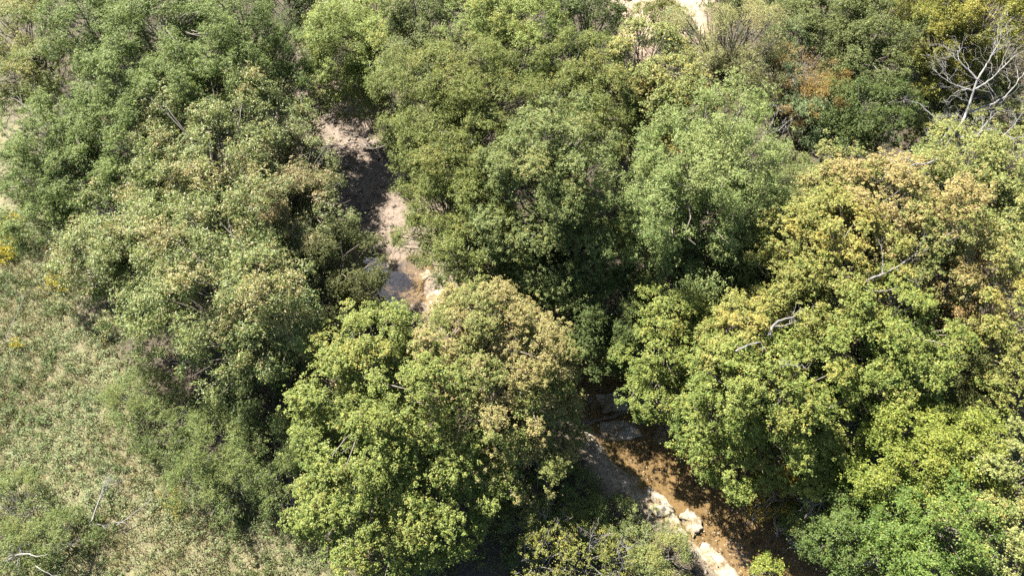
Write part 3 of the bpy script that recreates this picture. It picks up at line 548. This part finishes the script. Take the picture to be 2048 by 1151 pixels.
# fallen leaves on banks, gravel and water
P = scatter(60000, -45, 48, -6, 62)
d, s, wd, bz = stream_field(P)
P = P[(d < wd * .5 + 2.6) & (rng.random(len(P)) < np.clip(.35 + .9 * vnoise(P, 1.4, 51) + .25 * (P[:, 1] > 24), .04, 1))]
P[:, 2] = np.maximum(ground_z(P), WATER_Z) + rng.uniform(.012, .05, len(P))
N = norm(np.array([0, 0, 1.0]) + rng.normal(0, .3, (len(P), 3))); A = rng.normal(0, 1, (len(P), 3))
tint = mixc((.15, .10, .055), (.34, .28, .21), rng.random(len(P)))
sz = rng.uniform(.04, .085, len(P))
o = link('fallen_leaves', leaves_mesh('fallen_leaves', P, N, A, sz, sz * .7, tint, (0, 0, 0)), M_GRASS)
tag(o, 'pale fallen leaves on the stream water and gravel', None, None, 'stuff')

# gravel
P = scatter(52000, -45, 48, -6, 62); d, s, wd, bz = stream_field(P)
P[:, 2] = ground_z(P)
P = P[(d < wd * .5 + 1.0 + 1.4 * ((s > 0) & (P[:, 1] < 24))) & (P[:, 2] > WATER_Z - rng.uniform(.02, .4, len(P))) & (rng.random(len(P)) < np.clip(.5 + .8 * vnoise(P, 2, 52), .05, 1))]
oc = np.array([[1, 0, 0], [0, 1, 0], [-1, 0, 0], [0, -1, 0], [0, 0, .6], [0, 0, -.6]], float)
of = np.array([[0, 1, 4], [1, 2, 4], [2, 3, 4], [3, 0, 4], [1, 0, 5], [2, 1, 5], [3, 2, 5], [0, 3, 5]])
sz = (.03 + .22 * rng.random(len(P)) ** 3.5) * np.where(P[:, 1] > 36, 1.5, 1)
V = (P[:, None] + oc[None] * sz[:, None, None] * rng.uniform(.6, 1.3, (len(P), 6, 1)) + rng.normal(0, .01, (len(P), 6, 3))).reshape(-1, 3)
Fq = (np.arange(len(P))[:, None, None] * 6 + of[None]).reshape(-1, 3)
tint = mixc((.08, .065, .05), (.24, .20, .16), rng.random(len(P)))
o = link('gravel', mesh_from('gravel', V, Fq, np.repeat(tint, 8, 0), nv=3), M_GRASS)
tag(o, 'loose gravel and cobbles on the stream bed', None, None, 'stuff')

# ------------------------------------------------------------------ rocks
rm, nt, bs, out = nodes('pale_limestone')
n1 = noise(nt, 1.6, 10, .68); n2 = noise(nt, 7, 6, .7)
r1 = ramp(nt, [(.36, (.10, .075, .035)), (.46, (.17, .13, .075)), (.56, (.26, .225, .17)), (.75, (.36, .33, .28))]); nt.links.new(n1.outputs[0], r1.inputs[0])
r2 = ramp(nt, [(.36, (.55, .5, .45)), (.5, (1, 1, 1))]); nt.links.new(n2.outputs[0], r2.inputs[0])
mx = nt.nodes.new('ShaderNodeMix'); mx.data_type = 'RGBA'; mx.blend_type = 'MULTIPLY'; mx.inputs[0].default_value = .8
nt.links.new(r1.outputs[0], mx.inputs[6]); nt.links.new(r2.outputs[0], mx.inputs[7]); nt.links.new(mx.outputs[2], bs.inputs['Base Color'])
bs.inputs['Roughness'].default_value = .85
bp = nt.nodes.new('ShaderNodeBump'); bp.inputs['Strength'].default_value = .7; bp.inputs['Distance'].default_value = .08
nt.links.new(n2.outputs[0], bp.inputs['Height']); nt.links.new(bp.outputs[0], bs.inputs['Normal'])
M_ROCK = rm

def slab(label, pts, top, group='pale rock slabs along the stream'):
    p = np.array(pts, float)[:, :2]; c = p.mean(0)
    n = len(p); q = []
    for i in range(n):                                # rounded outline with ragged edge
        for t in (0, .25, .5, .75):
            a, b, e, f = p[i - 1], p[i], p[(i + 1) % n], p[(i + 2) % n]
            sp = .5 * (2 * b + (e - a) * t + (2 * a - 5 * b + 4 * e - f) * t * t + (3 * b - a - 3 * e + f) * t ** 3)
            q.append(.45 * sp + .55 * (b + (e - b) * t))
    q = np.array(q) + rng.normal(0, .06, (n * 4, 2)); m = len(q)
    V = []; rings = [(1.04, -1.9), (1.02, top - .16), (.97, top - .04), (.88, top), (.6, top + .03), (.3, top + .04), (.04, top + .03)]
    for f, z in rings:
        xy = c + (q - c) * f
        zz = z + (.045 * vnoise(xy, .7, 61) + .03 * vnoise(xy, .28, 62)) * (z > -1.5)
        V.append(np.column_stack([xy, zz]))
    V = np.concatenate(V); F = [(r * m + j, r * m + (j + 1) % m, (r + 1) * m + (j + 1) % m, (r + 1) * m + j) for r in range(len(rings) - 1) for j in range(m)]
    off = np.array([c[0], c[1], WATER_Z])
    o = link('rock_slab', mesh_from('rock_slab', V - off, np.array(F)), M_ROCK, None, off)
    tag(o, label, 'rock', group); return o
slab('large rounded pale slab mottled with brown at the water edge above the two cracked slabs', [(8.98, 13.77, -0.70), (10.06, 14.51, -0.70), (10.98, 13.88, -0.70), (11.78, 12.90, -0.70), (11.84, 12.48, -0.70), (10.79, 12.23, -0.70), (9.74, 12.55, -0.70), (9.00, 13.12, -0.70)], -.78)
slab('white oblong slab with a dark crack along its left side', [(12.19, 12.40, -0.70), (13.04, 12.76, -0.70), (13.73, 11.98, -0.70), (13.62, 11.28, -0.70), (12.88, 10.80, -0.70), (12.37, 11.56, -0.70)], -.76)
slab('narrow pale slab left of the dark crack', [(11.15, 12.19, -0.70), (11.90, 12.37, -0.70), (12.46, 11.14, -0.70), (12.53, 10.59, -0.70), (11.49, 11.14, -0.70)], -.74)
slab('longest bright white slab running off the bottom edge beside the water', [(13.17, 10.12, -0.70), (13.88, 10.39, -0.70), (14.79, 9.45, -0.70), (15.80, 8.20, -0.70), (16.29, 7.08, -0.70), (13.72, 7.08, -0.70), (13.08, 9.02, -0.70)], -.72)
slab('small tan rock in dappled light on the left bank above the mottled slab', [(6.62, 15.86, -0.70), (7.53, 15.37, -0.70), (7.99, 14.25, -0.70), (7.04, 13.88, -0.70), (6.18, 14.88, -0.70)], -.36)
slab('tan ledge rock on the left bank just below the maple skirt', [(5.19, 18.61, -0.70), (6.20, 18.21, -0.70), (6.92, 16.90, -0.70), (6.02, 16.52, -0.70), (5.21, 17.57, -0.70)], -.45)
slab('broad grey slab in shade under the fallen log', [(6.87, 19.42, -0.70), (9.31, 19.67, -0.70), (10.07, 18.37, -0.70), (8.11, 17.89, -0.70), (6.99, 18.37, -0.70)], -.78)
slab('dark grey slab in the black stream gap, upstream of the fallen log', [(6.70, 21.69, -0.70), (8.84, 21.94, -0.70), (9.40, 20.67, -0.70), (7.32, 20.25, -0.70)], -.76)
slab('low tan shelf on the left bank between the dappled rock and the mottled slab', [(7.57, 14.70, -0.60), (8.48, 14.85, -0.60), (9.05, 13.85, -0.60), (9.03, 12.88, -0.60), (8.22, 12.77, -0.60), (7.56, 13.67, -0.60)], -.46)
slab('pale shelf under the pale green shrub, next to the narrow slab', [(10.96, 11.51, -0.50), (11.61, 10.96, -0.50), (12.76, 10.32, -0.50), (13.12, 9.15, -0.50), (12.03, 8.82, -0.50), (10.97, 10.15, -0.50)], -.5)
slab('tan rock in the lit strip beside the maple skirt, above the dappled rock', [(5.84, 16.75, -0.60), (6.83, 16.87, -0.60), (7.45, 15.98, -0.60), (6.51, 15.53, -0.60), (5.86, 15.91, -0.60)], -.36)
slab('pale flat rock at the foot of the pink topped maple below the brown pool', [(-7.48, 31.04, -0.70), (-5.96, 31.86, -0.70), (-5.67, 30.43, -0.70), (-7.05, 29.63, -0.70)], -.70)
slab('small pale rock lying in the brown pool', [(-8.17, 33.18, -0.80), (-7.41, 33.72, -0.80), (-7.10, 33.08, -0.80), (-7.86, 32.55, -0.80)], -.84)

# ------------------------------------------------------------------ dead wood
def smooth(pts, k=5):
    p = np.array(pts, float); p = np.vstack([2 * p[0] - p[1], p, 2 * p[-1] - p[-2]]); q = []
    for i in range(1, len(p) - 2):
        a, b, e, f = p[i - 1], p[i], p[i + 1], p[i + 2]
        for t in np.linspace(0, 1, k, endpoint=False):
            q.append(.5 * (2 * b + (e - a) * t + (2 * a - 5 * b + 4 * e - f) * t * t + (3 * b - a - 3 * e + f) * t ** 3))
    q.append(p[-2]); return np.array(q)

def branch_part(T, pts, r0, r1, rg, tw=4, depth=1, tl=.35):
    q = smooth(pts); q[1:-1] += rg.normal(0, .02, q[1:-1].shape)
    T.add(q, np.linspace(r0, r1, len(q)), 7)
    Ln = np.linalg.norm(q[-1] - q[0]); d = norm(q[-1] - q[max(0, len(q) - 4)])
    for i in range(tw):
        k = len(q) - 1 if i < 2 else rg.integers(len(q) // 3, len(q) - 1)
        e = norm(d + rg.normal(0, .6, 3) + [0, 0, .15]); bare(T, q[k], e, max(.5, Ln * tl * rg.uniform(.6, 1.2)), max(r1 * .8, .012), rg, depth, .6, 2)

rg = np.random.default_rng(5)
tr = [(32.25, 35.85, 13.70)]
b0 = np.array([tr[0][0], tr[0][1], 0.0]); root = empty('dead_tree', b0)
tag(root, 'large bleached white dead tree with forked bare limbs at the upper right', 'dead tree')
T_ = Tubes(); q = smooth([tuple(b0), (b0[0] + .2, b0[1] - .1, 6), (32.25, 35.85, 13.70), (32.78, 36.80, 14.90), (32.99, 37.79, 16.10), (33.06, 38.25, 16.70)])
T_.add(q, np.linspace(.13, .065, len(q)), 9); link('trunk', T_.mesh('trunk', b0), M_DEAD, root)
for pts, r0, r1, tw in [
    ([(33.06, 38.25, 16.70), (32.51, 38.89, 17.00), (31.91, 39.48, 17.30), (31.85, 40.18, 17.60)], .10, .03, 4),
    ([(33.06, 38.25, 16.70), (33.65, 39.02, 17.20), (34.19, 39.86, 17.60), (34.93, 40.88, 17.90)], .10, .03, 5),
    ([(33.02, 37.84, 16.20), (33.68, 38.06, 16.50), (34.83, 39.01, 16.90), (36.06, 40.07, 17.30)], .10, .03, 3),
    ([(32.99, 37.79, 16.10), (32.24, 38.10, 16.10), (31.47, 38.51, 16.20), (30.85, 39.18, 16.30)], .08, .02, 5),
    ([(32.99, 37.79, 16.10), (32.27, 38.07, 15.90), (31.47, 37.56, 15.80)], .06, .02, 3),
    ([(32.78, 36.80, 14.90), (35.04, 37.66, 15.10), (36.04, 38.19, 15.70), (37.21, 39.55, 16.30)], .10, .04, 3),
    ([(32.25, 35.85, 13.70), (33.22, 35.21, 13.90), (33.75, 35.61, 14.30), (34.25, 36.25, 14.70)], .10, .05, 3),
    ([(33.75, 35.61, 14.30), (34.74, 35.91, 14.20), (35.59, 35.41, 14.10), (36.39, 34.87, 14.10)], .09, .03, 3),
    ([(35.50, 35.46, 14.10), (36.15, 36.00, 14.50), (36.79, 36.80, 14.90)], .05, .02, 3),
    ([(32.81, 36.40, 14.60), (32.34, 36.75, 14.70), (31.52, 36.90, 14.70)], .06, .02, 3),
    ([(30.88, 34.81, 13.30), (31.23, 35.41, 13.90), (32.01, 36.31, 14.30)], .07, .03, 3),
    ([(33.10, 36.76, 14.50), (33.46, 36.21, 14.30), (33.10, 36.59, 15.10), (33.64, 36.63, 15.30)], .05, .015, 2),
    ([(30.88, 35.01, 13.50), (30.79, 35.51, 13.90), (30.39, 35.91, 14.30)], .05, .015, 2)]:
    T_ = Tubes(); branch_part(T_, pts, r0 * .75, r1 * .7, rg, tw + 4, 2, .5); link('branch', T_.mesh('branch', b0), M_DEAD, root)

def dead(name, label, polys, cat='dead branch', mat=None, tw=4, depth=1, tl=.35):
    base = np.array(polys[0][0][0]); T_ = Tubes()
    for pts, r0, r1 in polys: branch_part(T_, pts, r0, r1, rg, tw, depth, tl)
    o = link(name, T_.mesh(name, base), mat or M_DEAD, None, base); tag(o, label, cat); return o
dead('dead_branch', 'white bare branch hanging over the dark hollow, left of the dead white tree', [([(27.48, 30.43, 17.00), (26.45, 29.90, 17.10), (25.75, 29.86, 17.20), (24.85, 29.22, 17.20), (24.12, 28.89, 17.20)], .07, .02), ([(25.75, 29.86, 17.20), (25.37, 29.97, 17.40), (25.01, 30.22, 17.50)], .04, .015), ([(25.01, 29.31, 17.20), (24.64, 29.51, 17.30), (24.40, 29.72, 17.40)], .03, .015)])
dead('dead_branch', 'short white twiggy branch higher up beside the dead white tree', [([(31.63, 37.79, 13.40), (30.94, 38.48, 13.70), (30.45, 38.90, 13.90), (29.49, 39.11, 14.00)], .05, .015)], tw=6)
dead('dead_branch', 'grey forked limb curving through the thin reddish maple', [([(21.51, 21.98, 14.10), (21.77, 22.61, 14.60), (22.74, 22.93, 14.90), (23.94, 23.53, 15.00), (24.97, 24.14, 15.30), (26.11, 24.53, 15.50)], .10, .04), ([(21.73, 22.15, 14.40), (22.48, 21.91, 14.50), (23.47, 22.14, 14.60)], .07, .025), ([(22.74, 22.93, 14.90), (22.81, 23.69, 15.30), (22.79, 24.54, 15.60)], .05, .02), ([(24.97, 24.14, 15.30), (25.00, 24.46, 15.70), (25.36, 24.77, 15.90)], .05, .02)], tw=3, mat=M_GREYBARK)
dead('dead_branch', 'short thick broken grey limb in the middle of the yellow maples', [([(15.77, 19.69, 12.90), (16.07, 20.28, 13.10), (16.60, 20.65, 13.20), (17.39, 20.86, 13.20)], .10, .05), ([(16.13, 20.28, 13.10), (16.68, 20.28, 13.10), (17.16, 20.49, 13.10)], .07, .03)], tw=3, mat=M_GREYBARK)
dead('dead_branch', 'dark grey limb lying on the leaves left of the broken limb', [([(13.42, 18.47, 13.30), (14.10, 18.77, 13.50), (14.95, 18.97, 13.50)], .07, .03)], tw=1)
rb = (23.06, 41.08, 11.40); b1 = np.array([rb[0], rb[1], 0.0])
root = empty('dead_tree', b1); tag(root, 'small leafless tree with fine pale twigs in front of the rusty foliage', 'dead tree')
T_ = Tubes(); q = smooth([tuple(b1), (b1[0] - .1, b1[1], 6), (23.06, 40.73, 11.20)]); T_.add(q, np.linspace(.14, .07, len(q)), 7); link('trunk', T_.mesh('trunk', b1), M_DEAD, root)
for pts in ([(23.06, 40.73, 11.20), (22.15, 40.66, 11.80), (20.78, 40.40, 12.20)], [(23.06, 40.73, 11.20), (23.15, 41.35, 12.20), (23.12, 42.16, 13.00)], [(23.06, 40.73, 11.20), (22.00, 39.90, 11.20), (20.91, 38.90, 11.00)], [(23.06, 40.73, 11.20), (23.57, 40.49, 11.80), (24.24, 40.61, 12.00)], [(23.06, 40.73, 11.20), (22.62, 41.63, 12.20), (22.12, 42.10, 12.80)]):
    T_ = Tubes(); branch_part(T_, pts, .05, .018, rg, 6, 2, .5); link('branch', T_.mesh('branch', b1), M_DEAD, root)
dead('dead_sapling', 'bleached sapling fallen in the meadow with a fan of white twigs', [([(-29.51, 11.24, 0.70), (-29.36, 12.39, 0.90), (-29.19, 13.39, 1.10), (-29.03, 14.07, 1.20)], .06, .03), ([(-29.19, 13.39, 1.10), (-28.62, 13.89, 1.20), (-28.06, 14.18, 1.20)], .03, .012), ([(-29.51, 11.24, 0.70), (-28.95, 11.29, 0.80), (-28.46, 11.18, 0.80)], .03, .012)], 'dead sapling', tw=6)
dead('dead_sapling', 'thin pale stick lying across the weeds right of the fallen bleached sapling', [([(-27.69, 11.24, 0.70), (-26.79, 11.90, 0.80), (-25.65, 12.98, 0.90)], .04, .015), ([(-27.97, 11.49, 0.80), (-27.13, 11.39, 0.80), (-26.94, 11.22, 0.80)], .03, .01)], 'dead sapling', tw=3)
dead('dead_sapling', 'thin leaning white stem in the meadow at the left edge', [([(-41.16, 25.05, 0.40), (-41.00, 26.06, 0.90), (-40.60, 27.50, 1.40), (-40.28, 29.03, 1.80)], .035, .012)], 'dead sapling', tw=2)
dead('dead_branch', 'bleached branches tangled in the dark bush at the bottom left corner', [([(-33.47, 8.78, 1.90), (-32.44, 9.08, 2.30), (-31.31, 8.87, 2.40), (-30.76, 9.02, 2.30)], .07, .02), ([(-32.44, 9.08, 2.30), (-32.68, 9.42, 2.50), (-32.44, 9.65, 2.60)], .03, .012), ([(-31.15, 9.65, 2.30), (-30.38, 9.69, 2.40), (-29.82, 9.65, 2.30)], .03, .012), ([(-31.33, 8.33, 2.30), (-30.73, 8.02, 2.30), (-30.03, 7.73, 2.20)], .035, .015)], tw=3)
dead('dead_branch', 'fan of grey dry twigs drooping over the dark right bank', [([(21.55, 12.18, 5.50), (20.65, 12.00, 5.60), (19.78, 11.55, 5.50), (19.29, 11.35, 5.40)], .06, .02), ([(20.48, 11.93, 5.60), (19.77, 11.35, 5.40), (19.43, 10.68, 5.20)], .03, .012), ([(20.49, 12.00, 5.60), (19.42, 11.72, 5.70), (18.75, 11.43, 5.60)], .03, .012)], tw=6)
dead('dead_branch', 'dark leaning limbs reaching across the sandy stream bed', [([(-7.93, 41.54, 8.00), (-9.88, 41.01, 7.60), (-11.93, 40.59, 7.20), (-13.23, 41.59, 7.00), (-14.61, 41.32, 6.80)], .10, .03), ([(-11.93, 40.59, 7.20), (-12.88, 41.73, 7.40), (-14.31, 42.39, 7.50)], .06, .02), ([(-9.88, 41.01, 7.60), (-10.94, 41.53, 7.90), (-11.86, 41.20, 8.00)], .05, .02)], mat=M_DARKWOOD, tw=4)
dead('fallen_log', 'dark log lying across the shaded stream', [([(4.45, 18.32, -0.35), (6.25, 19.33, -0.45), (7.84, 19.76, -0.50), (9.83, 20.50, -0.30)], .13, .08)], 'log', M_DARKWOOD, tw=1)
dead('dead_sapling', 'slim white snag with stubby twigs in the sparse yellow shrub', [([(5.20, 8.07, 2.00), (4.93, 8.61, 3.80), (4.90, 9.08, 4.80), (4.93, 9.50, 5.40)], .035, .014)], 'dead sapling', tw=5, tl=.3)
dead('dead_sapling', 'crooked white forked snag right of the slim snag at the bottom edge', [([(6.83, 7.49, 1.80), (7.07, 8.13, 3.80), (6.69, 8.67, 4.60), (6.79, 9.20, 5.10)], .035, .014)], 'dead sapling', tw=5, tl=.3)

# ------------------------------------------------------------------ goldenrod in the meadow
def goldenrod(label, c, r, n, col=(.40, .34, .03)):
    base = np.array([c[0], c[1], float(ground_z(np.array([[c[0], c[1], 0]]))[0])])
    root = empty('goldenrod', base); tag(root, label, 'wildflower', 'goldenrod in flower in the meadow')
    p = np.stack([rng.normal(0, r * .5, n), rng.normal(0, r * .5, n), rng.uniform(.55, 1.0, n)], 1)
    T_ = Tubes()
    for q in p: T_.add(curve([q[0] * .8, q[1] * .8, -.05], q, rng, .05, 3), [.012, .01, .008], 3)
    link('stems', T_.mesh('stems'), M_GREYBARK, root)
    k = np.repeat(np.arange(n), 22); m = len(k)
    C = p[k] + rng.normal(0, 1, (m, 3)) * np.array([.10, .10, .08]); N = rdir(rng, m, .1); A = rdir(rng, m)
    T = np.array(col) * np.exp(rng.normal(0, .2, (m, 1))); z = rng.uniform(.03, .055, m)
    link('flower_heads', leaves_mesh('flower_heads', C, N, A, z, z * .7, T, (0, 0, 0)), M_GRASS, root)
    k = np.repeat(np.arange(n), 12); m = len(k)
    C = p[k] * np.array([.9, .9, .6]) + rng.normal(0, .12, (m, 3)); T = np.array([.10, .14, .04]) * np.exp(rng.normal(0, .2, (m, 1))); z = rng.uniform(.05, .08, m)
    link('foliage', leaves_mesh('foliage', C, rdir(rng, m, .1), rdir(rng, m), z, z * .35, T, (0, 0, 0)), M_LEAF, root)
goldenrod('brightest goldenrod clump at the left edge beside the short dark locust', (-45.73, 37.45, 0.90), 1.5, 120)
goldenrod('goldenrod clump at the left edge just below the brightest one', (-44.56, 34.70, 0.90), 1.3, 80)
goldenrod('goldenrod clump at the foot of the pale hickory', (-38.97, 31.42, 0.80), 1.3, 36)
goldenrod('tiny goldenrod clump alone in the weeds at the left edge', (-39.95, 25.29, 0.80), .5, 10)
goldenrod('pale yellow green goldenrod patch below the thin open shrub', (-24.06, 12.59, 0.80), 1.2, 34, (.22, .20, .045))
